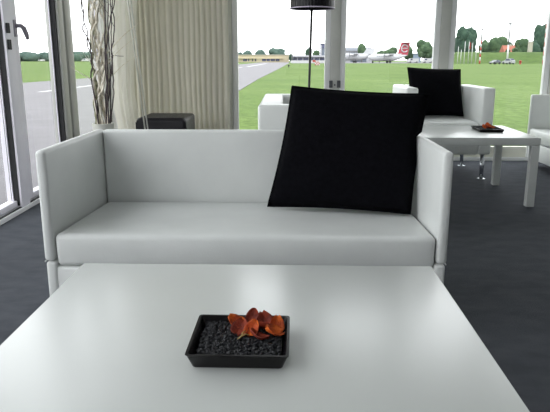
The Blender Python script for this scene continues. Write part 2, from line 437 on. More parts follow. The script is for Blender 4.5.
# square cushions -------------------------------------------------
def make_cushion(label, corners, thick, n=22, pinch=.018, fit=None):
    TL, TR, BR, BL = [Vector(c) for c in corners]
    ctr = (TL+TR+BR+BL)/4
    nrm = (TR-TL).cross(BL-TL).normalized()
    bm = bmesh.new(); g = {}
    for side in (1, -1):
        for i in range(n+1):
            for j in range(n+1):
                u, v = i/n, j/n
                if side == -1 and (i in (0, n) or j in (0, n)):
                    g[side, i, j] = g[1, i, j]; continue
                a, b = 2*u-1, 2*v-1
                uu = .5+.5*a*(1-pinch*2*(1-b*b)*abs(a)); vv = .5+.5*b*(1-pinch*2*(1-a*a)*abs(b))
                p = (TL*(1-uu)+TR*uu)*(1-vv) + (BL*(1-uu)+BR*uu)*vv
                f = ((1-a*a)*(1-b*b))**.38
                p = p + nrm*side*thick*.5*f
                p += nrm*.006*noise.noise(Vector((a*2.3, b*2.3, side*3)))*(f > 0)
                g[side, i, j] = bm.verts.new((fit(p) if fit else p) - ctr)
        for i in range(n):
            for j in range(n):
                bm.faces.new((g[side, i, j], g[side, i+1, j], g[side, i+1, j+1], g[side, i, j+1]))
    o = link('cushion', bm, M['black_cloth'], None, smooth=True)
    o.location = ctr
    bm = bmesh.new()
    ring = [g for g in ()]
    pts = []
    def ep(u, v):
        a, b = 2*u-1, 2*v-1
        uu = .5+.5*a*(1-pinch*2*(1-b*b)*abs(a)); vv = .5+.5*b*(1-pinch*2*(1-a*a)*abs(b))
        p = (TL*(1-uu)+TR*uu)*(1-vv) + (BL*(1-uu)+BR*uu)*vv
        return (fit(p) if fit else p) - ctr
    for k in range(n): pts.append(ep(k/n, 0))
    for k in range(n): pts.append(ep(1, k/n))
    for k in range(n): pts.append(ep(1-k/n, 1))
    for k in range(n+1): pts.append(ep(0, 1-k/n))
    tube(bm, pts, .0035, 6)
    link('piping', bm, M['black_cloth'], o, smooth=True)
    return tag(o, label, 'cushion', 'black scatter cushions')
def fit_near(p):
    # the cloth lies flat against the arm, back and seat it touches
    a = R(-.6); dx, dy = p.x+.1405, p.y-1.980
    lx, ly, z = dx*math.cos(a)+dy*math.sin(a), -dx*math.sin(a)+dy*math.cos(a), p.z
    if z < .644: lx = min(lx, .6620); ly = min(ly, .6225)
    z = max(z, .3475-.026*ly/.622)
    return Vector((-.1405+lx*math.cos(a)-ly*math.sin(a), 1.980+lx*math.sin(a)+ly*math.cos(a), z))
make_cushion('large black square cushion leaning in the right corner of the near sofa',
             [(.03, 2.545, .824), (.588, 2.49, .795), (.496, 2.300, .340), (-.070, 2.415, .341)], .14, fit=fit_near)
make_cushion('smaller black cushion standing on the far armchair by the window',
             [(1.044, 5.265, .868), (1.492, 5.255, .852), (1.500, 5.10, .472), (1.066, 5.12, .472)], .14)

# trays with gravel and dried petals -------------------------------
def make_tray(label, loc, rz, w=.166, d=.158, h=.0265):
    bm = bmesh.new()
    def loop(w_, d_, z):
        r_ = .006; pts = []
        for sx, sy, a0 in ((1, 1, 0), (-1, 1, 90), (-1, -1, 180), (1, -1, 270)):
            for k in range(4):
                a = R(a0+k*30); pts.append(bm.verts.new((sx*(w_/2-r_)+r_*math.cos(a), sy*(d_/2-r_)+r_*math.sin(a), z)))
        return pts
    ls = [loop(w-.022, d-.022, 0), loop(w-.020, d-.020, .001), loop(w-.004, d-.004, h-.003), loop(w, d, h-.001), loop(w-.001, d-.001, h),
          loop(w-.009, d-.009, h), loop(w-.011, d-.011, h-.002), loop(w-.026, d-.026, .005)]
    for a, b in zip(ls, ls[1:]):
        for k in range(16): bm.faces.new((a[k], a[(k+1) % 16], b[(k+1) % 16], b[k]))
    bm.faces.new(ls[0]); bm.faces.new(ls[-1])
    o = link('tray', bm, M['ceramic']); shade_auto(o, 50)
    o.location = loc; o.rotation_euler = (0, 0, rz)
    return tag(o, label, 'tray', 'black trays of gravel')

def make_gravel(label, loc, rz, n, w=.138, d=.132):
    bm = bmesh.new()
    rnd = random.Random(3)
    box(bm, -w/2+.003, w/2-.003, -d/2+.003, d/2-.003, .0055, .0135)
    for k in range(n):
        x, y = rnd.uniform(-w/2+.001, w/2-.001), rnd.uniform(-d/2+.001, d/2-.001)
        s = rnd.uniform(.0019, .0034)
        r_ = bmesh.ops.create_icosphere(bm, subdivisions=1, radius=s)
        q = Matrix.Rotation(rnd.uniform(0, 6), 3, Vector((rnd.random(), rnd.random(), rnd.random()+.01)).normalized())
        sc = Vector((1.3, .9, .65))
        z = .0155 + rnd.uniform(-.002, .0035)
        for v in r_['verts']:
            c = Vector((v.co.x*sc.x, v.co.y*sc.y, v.co.z*sc.z))*rnd.uniform(.85, 1.15)
            v.co = q @ c + Vector((x, y, z))
    o = link('gravel', bm, M['gravel']); o.location = loc; o.rotation_euler = (0, 0, rz)
    return tag(o, label, 'gravel', kind='stuff')

def make_petal(name, label, loc, rot, L, Wd, cup, m, group, tip=1.0):
    bm = bmesh.new(); nu, nv = 10, 8; g = {}
    sd = random.random()*50
    for side in (0, 1):
        for i in range(nu+1):
            for j in range(nv+1):
                u = i/nu; v = 2*j/nv-1
                wdt = Wd*(math.sin(math.pi*min(.999, u**.85*.95+.03))**.55)*(1-.12*u*tip)
                x = v*wdt/2
                y = (u-.5)*L
                z = cup*((2*u-1)**2*.6 + v*v*.8)*L*.5 + .0022*noise.noise(Vector((u*5, v*3, sd)))
                g[side, i, j] = bm.verts.new((x, y, z + (.0006 if side else -.0006)))
        for i in range(nu):
            for j in range(nv):
                q = (g[side, i, j], g[side, i+1, j], g[side, i+1, j+1], g[side, i, j+1])
                bm.faces.new(q if side else q[::-1])
    for i in range(nu):
        for j in (0, nv):
            bm.faces.new((g[0, i, j], g[0, i+1, j], g[1, i+1, j], g[1, i, j]))
    for j in range(nv):
        for i in (0, nu):
            bm.faces.new((g[0, i, j], g[0, i, j+1], g[1, i, j+1], g[1, i, j]))
    o = link(name, bm, m, None, smooth=True)
    o.location = loc; o.rotation_euler = tuple(R(a) for a in rot)
    return tag(o, label, 'petal', group)

TX, TY = -.0735, .9405
make_tray('black ceramic tray of gravel and orange petals on the near table', (TX, TY, .45), R(-1))
make_gravel('charcoal gravel filling the tray on the near table', (TX, TY, .45), R(-1), 1700)
PG = 'dried petals in the near tray'
PET = [
 ('bright orange dried petal at the left end of the near tray cluster', (-.086, .984, .4755), (24, -16, 70), .033, .030, .55, 'petal_orange'),
 ('rusty orange dried petal in front of the leftmost petal, near tray', (-.076, .966, .4735), (34, 10, -15), .033, .034, .5, 'petal_red'),
 ('pointed dark orange dried petal standing highest in the near tray', (-.055, .996, .4835), (66, 8, -14), .032, .027, .35, 'petal_red'),
 ('bright orange dried petal in the middle of the near tray cluster', (-.054, .961, .4765), (46, 14, -30), .031, .028, .5, 'petal_orange'),
 ('dark red dried petal at the back of the near tray cluster', (-.034, .990, .476), (34, -8, 20), .036, .034, .45, 'petal_red'),
 ('bright orange dried petal farthest right at the back, near tray', (-.014, .975, .4765), (42, 14, 12), .032, .029, .5, 'petal_orange'),
 ('broad orange dried petal at the front right of the cluster, near tray', (-.020, .950, .4735), (26, -14, 110), .036, .029, .5, 'petal_orange'),
 ('dark brown-red dried petal lowest at the front of the cluster, near tray', (-.044, .940, .4705), (18, 12, 80), .034, .029, .45, 'petal_red'),
 ('curled dark red dried petal between the orange ones on the right, near tray', (-.036, .968, .4735), (26, 20, 150), .033, .029, .5, 'petal_red'),
]
for lb, loc, rot, L, Wd, cup, m in PET: make_petal('dried_petal', lb, loc, rot, L, Wd, cup, M[m], PG)
bm = bmesh.new()
tube(bm, [(-.078, .935, .4695), (-.072, .942, .472), (-.066, .947, .473), (-.058, .947, .471)], [.0012, .0016, .0016, .001], 8)
tube(bm, [(-.072, .942, .472), (-.071, .950, .4745), (-.066, .955, .476)], [.0014, .0012, .0009], 8)
tag(link('twig', bm, M['dry_stem']), 'short yellow-green dried stem at the front of the petals, near tray', 'stem')
FX, FY = 1.418, 4.235
make_tray('black tray with orange petals on the far table', (FX, FY, .45), R(-3), .172, .25, .020)
make_gravel('dark gravel in the tray on the far table', (FX, FY, .45), R(-3), 700, .142, .218)
FP = [('bright orange petal at the left of the far tray', (1.393, 4.235, .470), (30, 10, 20), 'petal_orange'),
      ('bright orange petal standing highest in the far tray', (1.420, 4.25, .478), (65, 0, -10), 'petal_orange'),
      ('orange petal at the right of the far tray', (1.446, 4.24, .471), (35, -15, 60), 'petal_orange'),
      ('dark red petal at the front of the far tray', (1.414, 4.205, .469), (25, 10, 95), 'petal_red')]
for lb, loc, rot, m in FP: make_petal('dried_petal', lb, loc, rot, .05, .038, .45, M[m], 'dried petals in the far tray')

# curtains --------------------------------------------------------
def make_curtain():
    bm = bmesh.new()
    x0, x1 = -1.455, -.505
    nx, nz = 420, 14
    rnd = random.Random(11)
    ph = []; acc = 0
    while acc < 1.2:
        w = rnd.uniform(.042, .060); ph.append((acc, w, rnd.uniform(.6, 1.2))); acc += w
    cols = []
    for i in range(nx+1):
        s = i/nx*(x1-x0)
        for a, w, k in ph:
            if a <= s < a+w: break
        t = (s-a)/w
        d = .5-.5*math.cos(2*math.pi*t)
        d = d**.7*k
        ring = []
        for j in range(nz+1):
            z = .012 + (ZC-.03)*j/nz
            low = 1-j/nz
            xx = x0+s + .004*math.sin(6*z+s*9)*low
            ring.append(bm.verts.new((xx, YF-.19 + .021*(.5-d)*(1+.25*low) + .006*math.sin(3*z+s*14)*low, z)))
        cols.append(ring)
    for a, b in zip(cols, cols[1:]):
        for j in range(nz): bm.faces.new((a[j], b[j], b[j+1], a[j+1]))
    o = link('curtain', bm, M['curtain'], None, smooth=True)
    md = o.modifiers.new('cloth_thickness', 'SOLIDIFY'); md.thickness = .003
    return tag(o, 'long cream pleated curtain drawn across the far window', 'curtain')
make_curtain()
def make_drape():
    bm = bmesh.new(); n = 96; rings = []
    prof = [(.012, -1.402, .088), (.10, -1.404, .092), (.25, -1.406, .090), (.34, -1.412, .082), (.42, -1.420, .088), (.52, -1.432, .096), (.60, -1.436, .086),
            (.70, -1.434, .080), (.9, -1.428, .088), (1.2, -1.416, .104), (1.6, -1.402, .118), (2.1, -1.395, .128), (2.57, -1.39, .132)]
    for z, cx, r_ in prof:
        ring = []
        for k in range(n):
            a = 2*math.pi*k/n
            f = 1 + .13*math.sin(9*a+.8*math.sin(z*3)) + .07*math.sin(17*a+z*2.2) + .05*math.sin(4*a-z)
            ring.append(bm.verts.new((cx*.983+r_*f*math.cos(a), 5.33+r_*.75*f*math.sin(a), z)))
        rings.append(ring)
    for a, b in zip(rings, rings[1:]):
        for k in range(n): bm.faces.new((a[k], a[(k+1) % n], b[(k+1) % n], b[k]))
    bm.faces.new(rings[0]); bm.faces.new(rings[-1])
    o = link('curtain', bm, M['drape'], None, smooth=True)
    md = o.modifiers.new('smooth', 'SUBSURF'); md.levels = 1; md.render_levels = 1
    return tag(o, 'pale gathered curtain bunched in the left corner beside the willow branches', 'curtain')
make_drape()

# black cube pouf ---------------------------------------------------
t = thing('pouf', 'black leather cube pouf in front of the cream curtain', 'pouf', (-.982, 5.02, 0), R(0))
bm = bmesh.new(); box(bm, -.203, .199, -.252, .247, .03, .482, .03, 5); shade_auto(link('body', bm, M['black_leather'], t), 60)
bm = bmesh.new()
for yy in (-.245,):
    tube(bm, [(-.200, yy, .05), (-.200, yy, .445), (-.17, yy, .479), (.166, yy, .479), (.196, yy, .445), (.196, yy, .05)], .005, 8)
link('piping', bm, M['black_leather'], t)
for sx in (-1, 1):
    for sy in (-1, 1):
        bm = bmesh.new(); tube(bm, [(sx*.16, sy*.2, 0), (sx*.16, sy*.2, .035)], .018, 12); link('foot', bm, M['gasket'], t)

# leaning pole ------------------------------------------------------
def lean_pt(z): return (-1.009-.145*z, 4.52+.26*z, z)
t = thing('leaning_pole', 'slender pale metal pole leaning in front of the cream curtain', 'pole', lean_pt(0))
o0 = Vector(lean_pt(0))
for dx in (-.011, .011):
    bm = bmesh.new(); tube(bm, [Vector(lean_pt(z))+Vector((dx, 0, 0))-o0 for z in (.006, 1, 2.59)], .0055, 10); link('rod', bm, M['pole_pale'], t)
bm = bmesh.new(); tube(bm, [(0, 0, 0), Vector(lean_pt(.03))-o0], .019, 12); link('ferrule', bm, M['gasket'], t)

# willow branches in a pot ------------------------------------------
PX, PY = -1.365, 4.5
t = thing('willow_arrangement', 'tall curly willow branches in a white pot by the left glass wall', 'plant', (PX, PY, 0))
bm = bmesh.new(); lathe(bm, [(.055, 0), (.062, .01), (.074, .40), (.077, .462), (.078, .468), (.074, .47), (.068, .466), (.066, .44), (.02, .437)], 0, 0, 36)
shade_auto(link('pot', bm, M['pot'], t), 50)
def branch(pts, r0, r1, m, curl, freq, seed, twigs=0):
    rnd = random.Random(seed)
    P = [Vector(p) for p in pts]; out = []; N = 46
    def cr(tt):
        f = tt*(len(P)-1); i = min(int(f), len(P)-2); s = f-i
        p0, p1, p2, p3 = P[max(i-1, 0)], P[i], P[i+1], P[min(i+2, len(P)-1)]
        return .5*((2*p1)+(p2-p0)*s+(2*p0-5*p1+4*p2-p3)*s*s+(3*p1-p0-3*p2+p3)*s**3)
    a0 = rnd.uniform(0, 6)
    for k in range(N+1):
        tt = k/N; p = cr(tt); w = curl*min(1, tt*5)
        a = a0+.45*freq*tt*6.28+3.2*noise.noise(Vector((tt*7, seed*1.7, 0)))+1.6*noise.noise(Vector((tt*19, seed*2.3, 4)))
        out.append(p+Vector((w*math.cos(a), w*math.sin(a)*.7, .3*w*math.sin(2.3*a))))
    bm = bmesh.new(); rr = [(r0+(r1-r0)*k/N)*(1+.22*noise.noise(Vector((k*.45, seed, 4)))) for k in range(N+1)]
    tube(bm, out, rr, 8)
    for q in range(twigs):
        k = rnd.randint(8, N-6); p = out[k]
        d = Vector((rnd.uniform(-.25, .3), rnd.uniform(-.12, .12), rnd.uniform(.12, .32)))
        tp = []
        for i in range(9):
            s = i/8; tp.append(p+d*s+Vector((.02*math.sin(s*6+q), .015*math.cos(s*7+q), .0))*s)
        tube(bm, tp, [max(.0011, rr[k]*.5*(1-s/9)) for s in range(9)], 6)
    return link('branch', bm, m, t, smooth=True)
# stout pale stems
branch([(-.02, 0, .44), (.0, .0, .8), (-.005, .0, 1.2), (.012, 0, 1.6), (.02, 0, 2.2)], .011, .007, M['bark_pale'], .020, 6, 1, 3)
branch([(.02, .01, .44), (.012, .01, .75), (.025, .0, 1.15), (.02, 0, 1.6), (.05, 0, 2.3)], .012, .007, M['bark_pale'], .024, 7, 2, 3)
branch([(-.045, .0, .44), (-.042, .0, .7), (-.038, .0, 1.05), (-.03, 0, 1.45), (-.02, 0, 2.2)], .012, .006, M['bark_green'], .014, 7, 3, 2)
branch([(.0, -.02, .44), (.01, -.02, .8), (-.012, -.01, 1.2), (.0, 0, 1.6), (-.01, 0, 2.2)], .010, .006, M['bark_pale'], .026, 8, 4, 3)
branch([(.035, .02, .44), (.04, .02, .9), (.045, .01, 1.3), (.06, 0, 1.7), (.08, 0, 2.3)], .010, .006, M['bark_pale'], .020, 7, 5, 3)
branch([(.045, -.01, .44), (.03, -.01, .8), (.04, .01, 1.1), (.05, 0, 1.5), (.05, 0, 2.2)], .010, .006, M['bark_pale'], .024, 6.5, 21, 2)
branch([(-.035, -.02, .44), (-.02, -.02, .85), (-.03, .01, 1.2), (-.02, 0, 1.6), (.02, 0, 2.2)], .009, .005, M['bark_pale'], .022, 8, 22, 3)
branch([(.01, .03, .44), (.0, .03, .9), (.015, .02, 1.3), (.03, 0, 1.7), (.0, 0, 2.3)], .009, .005, M['bark_pale'], .030, 9, 23, 3)
# thin dark stems
branch([(-.03, .02, .44), (-.05, .0, .8), (-.06, .0, 1.05), (-.095, 0, 1.3), (-.06, 0, 1.7)], .006, .003, M['bark_dark'], .014, 3.5, 6, 0)
branch([(-.02, -.03, .44), (-.045, -.03, .9), (-.085, -.02, 1.15), (-.075, 0, 1.42), (-.10, 0, 1.8)], .006, .003, M['bark_dark'], .018, 4, 7, 0)
branch([(.03, -.01, .44), (.055, -.02, .8), (.075, -.01, 1.1), (.14, 0, 1.35), (.22, 0, 1.7)], .006, .003, M['bark_dark'], .008, 3, 8, 1)
branch([(.04, .0, .44), (.07, .0, .75), (.10, .0, 1.0), (.13, 0, 1.25), (.15, 0, 1.7)], .006, .003, M['bark_dark'], .010, 3, 9, 1)
branch([(.05, -.02, .44), (.062, -.02, .9), (.072, -.02, 1.3), (.09, 0, 1.6), (.10, 0, 2.1)], .006, .004, M['bark_dark'], .005, 2, 10, 0)
branch([(.045, .03, .44), (.075, .03, .8), (.085, .02, 1.2), (.10, 0, 1.6), (.13, 0, 2.1)], .005, .003, M['bark_dark'], .005, 2, 11, 0)
branch([(.055, .0, .44), (.095, .0, .7), (.10, .0, 1.0), (.115, 0, 1.4), (.12, 0, 2.0)], .005, .003, M['bark_dark'], .005, 2, 12, 0)
branch([(.09, .0, .955), (.12, .0, .962), (.15, .0, .958), (.185, 0, .957)], .0022, .0016, M['bark_dark'], .001, 2, 13, 0)

# floor lamp ---------------------------------------------------------
t = thing('floor_lamp', 'black floor lamp with drum shade behind the sideways armchair', 'lamp', (.155, 4.3, 0))
bm = bmesh.new(); lathe(bm, [(.13, 0), (.13, .012), (.118, .02), (.012, .024)], 0, 0, 40); shade_auto(link('base', bm, M['pole_black'], t), 50)
bm = bmesh.new(); tube(bm, [(0, 0, .02), (.031, 0, 1.50)], .0085, 12); link('pole', bm, M['pole_black'], t)
bm = bmesh.new(); n = 180
ro = []
for (r_, z) in ((.150, 1.275), (.144, 1.62)):
    ro.append([bm.verts.new((.031+(r_+.0012*(k % 4 in (0, 1)))*math.cos(2*math.pi*k/n), (r_+.0012*(k % 4 in (0, 1)))*math.sin(2*math.pi*k/n), z)) for k in range(n)])
for k in range(n): bm.faces.new((ro[0][k], ro[0][(k+1) % n], ro[1][(k+1) % n], ro[1][k]))
sh = link('shade', bm, M['lamp_black'], t)
md = sh.modifiers.new('thick', 'SOLIDIFY'); md.thickness = .003
bm = bmesh.new(); tube(bm, [(.031+.1515*math.cos(2*math.pi*k/64), .1515*math.sin(2*math.pi*k/64), 1.272) for k in range(65)], .004, 6)
link('trim_ring', bm, M['lamp_trim'], sh)
bm = bmesh.new()
for a in (0, 120, 240): tube(bm, [(.031, 0, 1.50), (.031+.146*math.cos(R(a)), .146*math.sin(R(a)), 1.50)], .003, 6)
link('spider', bm, M['pole_black'], t)
bm = bmesh.new(); lathe(bm, [(.012, 1.50), (.02, 1.52), (.03, 1.56), (.024, 1.59), (.006, 1.605)], .031, 0, 20)
link('bulb', bm, M['white_paint'], t)

# ------------------------------------------------------------------ outdoors
def bx(u, Y): return (u-285)*Y/617.5      # lateral position of something seen in the direction u at distance Y
def bz(v, Y): return .93+(60-v)*Y/635     # height of something seen at elevation v at distance Y

bm = bmesh.new()
def gridplane(bm, x0, x1, y0, y1, z, nx=1, ny=1):
    V = [[bm.verts.new((x0+(x1-x0)*i/nx, y0+(y1-y0)*j/ny, z)) for j in range(ny+1)] for i in range(nx+1)]
    for i in range(nx):
        for j in range(ny): bm.faces.new((V[i][j], V[i+1][j], V[i+1][j+1], V[i][j+1]))
gridplane(bm, -700, 700, -60, 900, GZ-.02)
tag(link('ground_grass', bm, M['grass']), 'green mown airfield grass', 'grass', kind='structure')
bm = bmesh.new()
RE = [(-1.75, -60), (-1.75, 20), (-1.62, 37), (-.85, 78), (1.3, 214), (2.6, 330)]
LE = [(-11.6, 330), (-11.4, 214), (-12.0, 78), (-12.4, 39), (-13.2, 29), (-13.8, -60)]
prism(bm, RE+LE, 'z', GZ-.05, GZ)
tag(link('ground_tarmac', bm, M['tarmac']), 'grey tarmac taxiway outside the left glass', 'tarmac', kind='structure')
marks = bmesh.new()
for pl in ([(-8.95, -60), (-8.72, -60), (-8.68, 20.2), (-8.92, 20.2)], [(-8.86, 21.6), (-8.60, 21.6), (-8.40, 34), (-8.72, 34)],
           [(-8.0, 55), (-7.55, 55), (-6.5, 95), (-7.0, 95)], [(-6.7, 105), (-6.1, 105), (-5.6, 200), (-6.3, 200)]):
    prism(marks, pl, 'z', GZ-.01, GZ+.004)
rd = link('ground_marking', marks, M['paint_line'])
tag(rd, 'white painted line along the taxiway', 'road marking', kind='structure')
bm = bmesh.new()
box(bm, bx(290, 300), bx(455, 300), 215, 330, GZ-.05, GZ-.005)
tag(link('ground_apron', bm, M['tarmac']), 'grey apron under the parked aircraft', 'tarmac', kind='structure')

# the grassy embankment
bm = bmesh.new()
nx = 60; V = []
for i in range(nx+1):
    k = min(1, i/3)
    row = []
    for (y, z) in ((196, GZ-.1), (199, .5), (203, 2.1), (207, 3.3), (212, 3.5), (235, 3.4), (246, GZ-.1)):
        x = bx(439, y)+110*i/nx; row.append(bm.verts.new((x, y+1.2*noise.noise(Vector((x*.07, 1, 0))), GZ-.1+(z-GZ+.1)*k*(1+.05*noise.noise(Vector((x*.2, y*.2, 5)))))))
    V.append(row)
for i in range(nx):
    for j in range(6): bm.faces.new((V[i][j], V[i+1][j], V[i+1][j+1], V[i][j+1]))
tag(link('ground_embankment', bm, M['berm'], None, smooth=True), 'grass embankment behind the flagpoles', 'bank', kind='structure')

def make_crown(w, h, seed, lobes=9):
    rnd = random.Random(seed); bm = bmesh.new()
    for k in range(lobes):
        if k == 0: c = Vector((0, 0, h*.5)); r_ = .42
        else:
            a = rnd.uniform(0, 6.28); e = rnd.uniform(-.32, .40)
            c = Vector((math.cos(a)*w*.24, math.sin(a)*w*.24, h*(.5+e*.8))); r_ = rnd.uniform(.20, .29)
        ss = bmesh.ops.create_icosphere(bm, subdivisions=3, radius=1)['verts']
        for v in ss:
            d = v.co.normalized()
            f = 1+.20*noise.noise(d*2.2+Vector((seed, k, 0)))+.14*noise.noise(d*6+Vector((k, seed, 0)))+.10*noise.noise(d*13+Vector((k, 3, seed)))
            v.co = c+Vector((d.x*w*r_, d.y*w*r_, d.z*h*r_*1.02))*f
    return bm
def tree(label, u, v_top, width_px, Y, z0=GZ, m='leaf', seed=1, trunk=.18, name='tree', group='trees around the airfield', lobes=9):
    H = bz(v_top, Y)-z0; W = width_px*Y/617.5
    t = thing(name, label, 'tree', (bx(u, Y), Y, z0), 0, group)
    bm = make_crown(W, H*(1-trunk), seed, lobes)
    c = link('crown', bm, M[m], t, smooth=True); c.location = (0, 0, H*trunk)
    bm = bmesh.new(); tube(bm, [(0, 0, -.1), (.02*W, 0, H*trunk*.6), (0, 0, H*.55)], [W*.05+.08, W*.04+.06, W*.02+.03], 8)
    link('trunk', bm, M['trunk'], t)
    return t
BZ = 3.3
tree('big dark tree at the left end of the embankment', 464, 28, 22, 256, GZ, 'leaf_dark', 1, .12)
tree('dark narrow tree rising beside the big embankment tree', 457.5, 30, 11, 274, GZ, 'leaf_dark', 2, .08)
tree('small round tree behind the red and white pole', 483, 41.5, 13, 266, GZ, 'leaf', 3, .05)
tree('wide mid-green tree left of the red-roofed house', 494.5, 36.5, 20, 254, GZ, 'leaf', 4, .05)
tree('low bush in front of the red-roofed house', 505.5, 49.5, 5, 224, BZ, 'leaf', 5, .05, 'bush')
tree('airy tree right of the red-roofed house', 519.5, 38, 16, 252, GZ, 'leaf', 6, .1)
tree('low green bush between the red house and the airy tree', 513, 47.5, 7, 222, 2.6, 'leaf', 64, .05, 'bush')
tree('low dark tree behind the roof of the red house', 504.5, 41, 12, 285, BZ-2, 'leaf_dark', 61, .1)
tree('tallest dark tree at the right end of the embankment', 538, 22.5, 17, 262, GZ, 'leaf_dark', 7, .08)
tree('dark bush between the beige pillar and the tallest tree', 532.5, 41, 11, 244, GZ, 'leaf_dark', 8, .05, 'bush')
tree('big round tree on the apron right of the aircraft tail', 424, 40.5, 18, 262, GZ, 'leaf', 9, .18)
tree('tree behind the red aircraft tail', 407, 45, 11, 268, GZ, 'leaf', 10, .15)
tree('low tree row piece behind the white aircraft fuselage', 389, 48.5, 15, 275, GZ, 'leaf', 11, .12)
tree('small tree above the hangar roof', 361.5, 43, 9, 320, GZ, 'leaf', 12, .15)
tree('small low tree between the hangar and the aircraft', 379, 50.5, 8, 290, GZ, 'leaf', 62, .12)
tree('round tree left of the grey control tower', 308.5, 47.5, 8, 330, GZ, 'leaf_dark', 13, .15)
tree('pale tree touching the grey control tower', 316, 49.5, 8, 325, GZ, 'leaf', 14, .15)
tree('leftmost tree above the yellow terminal, near the curtain', 247, 50.5, 12, 350, GZ, 'leaf_hazed', 15, .1)
tree('middle tree above the yellow terminal roof', 260.5, 49, 12, 352, GZ, 'leaf_hazed', 16, .1)
tree('right tree above the yellow terminal roof', 277, 48.2, 16, 355, GZ, 'leaf_hazed', 17, .1)
tree('low dark bush at the right end of the yellow terminal', 291, 54, 5, 285, GZ, 'leaf_dark', 18, .05, 'bush')
tree('low tree at the left end of the yellow terminal', 238.5, 52.5, 8, 352, GZ, 'leaf_hazed', 63, .1)

# distant forest on the left: one continuous mass of trees
bm = bmesh.new(); rnd = random.Random(5)
for k in range(150):
    u = rnd.uniform(-60, 236); Y = rnd.uniform(500, 530)
    hh = rnd.uniform(6.6, 8.0)+1.0*noise.noise(Vector((u*.04, 0, 0))); w = rnd.uniform(7, 12)
    ss = bmesh.ops.create_icosphere(bm, subdivisions=3, radius=1)['verts']
    c = Vector((bx(u, Y), Y, GZ+hh*.42))
    for v in ss:
        d = v.co.normalized()
        f = 1+.22*noise.noise(d*2.5+Vector((k, 0, 0)))+.16*noise.noise(d*7+Vector((0, k, 0)))
        v.co = c+Vector((d.x*w*.6, d.y*w*.5, d.z*hh*.58))*f
tag(link('forest', bm, M['leaf_hazed'], None, smooth=True), 'long dark green forest edge beyond the airfield at left', 'trees', kind='stuff')

def part_box(name, t, x0, x1, y0, y1, z0, z1, m, bev=0.):
    return mbox(name, x0, x1, y0, y1, z0, z1, M[m], t, bev)

# yellow terminal
Y = 300.; z = GZ
X0, X1 = bx(226, Y), bx(289, Y)
t = thing('terminal_building', 'low yellow terminal building with dark windows beyond the taxiway', 'building', ((X0+X1)/2, Y, z))
hw = (X1-X0)/2; h = bz(54.6, Y)-z
part_box('wall', t, -hw, hw, 0, 14, 0, h-.35, 'yellow_wall')
part_box('roof', t, -hw-.3, hw+.3, -.4, 14.4, h-.35, h, 'cream_wall')
part_box('awning', t, -hw+5.5, -hw+15.5, -1.2, 0, 1.75, 1.95, 'yellow_wall')
part_box('awning', t, -hw+17., hw-3., -1.2, 0, 1.75, 1.95, 'yellow_wall')
def win(t, u0, u1, z0, z1):
    cx = t.location.x
    f = part_box('window', t, bx(u0, Y)-cx, bx(u1, Y)-cx, -.08, .02, z0, z1, 'dark_glass'); return f
for u0, u1 in ((243, 247), (248, 249.2), (252, 253), (255, 256.2), (262, 266), (266.6, 270), (270.6, 275), (275.6, 279.5)):
    win(t, u0, u1, .55, 1.7)
# blue glazed building
Y = 290.; X0, X1 = bx(291, Y), bx(332, Y)
t = thing('glazed_building', 'low white airport building with a blue window band and white canopy', 'building', ((X0+X1)/2, Y, z))
hw = (X1-X0)/2; h = bz(55.4, Y)-z
part_box('wall', t, -hw, hw, 0, 10, 0, h-.7, 'white_wall')
part_box('roof', t, -hw-.3, hw+.3, -2., 10.3, h-.7, h, 'white_wall')
for k in range(7):
    a = -hw+.6+k*(2*hw-1.2)/7
    part_box('window', t, a, a+(2*hw-1.2)/7-.35, -.1, .02, .75, h-.95, 'dark_glass')
# white barrier in front of it
Y = 262.
bm = bmesh.new(); x0, x1 = bx(290.5, Y), bx(345, Y)
t = thing('barrier', 'long low white barrier before the glazed building', 'barrier', ((x0+x1)/2, Y, GZ))
hw = (x1-x0)/2
for k in range(8):
    a = -hw+k*2*hw/8; part_box('panel', t, a+.05, a+2*hw/8-.05, 0, .3, 0, .95, 'white_paint')
# control tower
Y = 312.; X0, X1 = bx(319.6, Y), bx(330, Y)
t = thing('control_tower', 'grey square control tower beside the window post', 'tower', ((X0+X1)/2, Y, z))
hw = (X1-X0)/2; h = bz(43.5, Y)-z
part_box('shaft', t, -hw+.5, hw, 0, 5, 0, h-2.3, 'grey_wall')
part_box('pier', t, -hw, -hw+.9, -.4, .5, 0, h-.8, 'white_wall')
part_box('cab', t, -hw+.2, hw+.2, -.3, 5.3, h-2.3, h-.3, 'dark_glass')
part_box('roof', t, -hw, hw+.4, -.5, 5.5, h-.3, h, 'grey_wall')
# mast
Y = 292.
t = thing('antenna_mast', 'thin grey antenna mast above the terminal end', 'mast', (bx(291.8, Y), Y-12, z))
bm = bmesh.new(); tube(bm, [(0, 0, 0), (0, 0, bz(44, Y)-z)], [.34, .24], 8); link('pole', bm, M['grey_metal'], t)
bm = bmesh.new(); tube(bm, [(-.35, 0, bz(46, Y)-z), (.35, 0, bz(46, Y)-z)], .05, 6); link('crossarm', bm, M['grey_metal'], t)
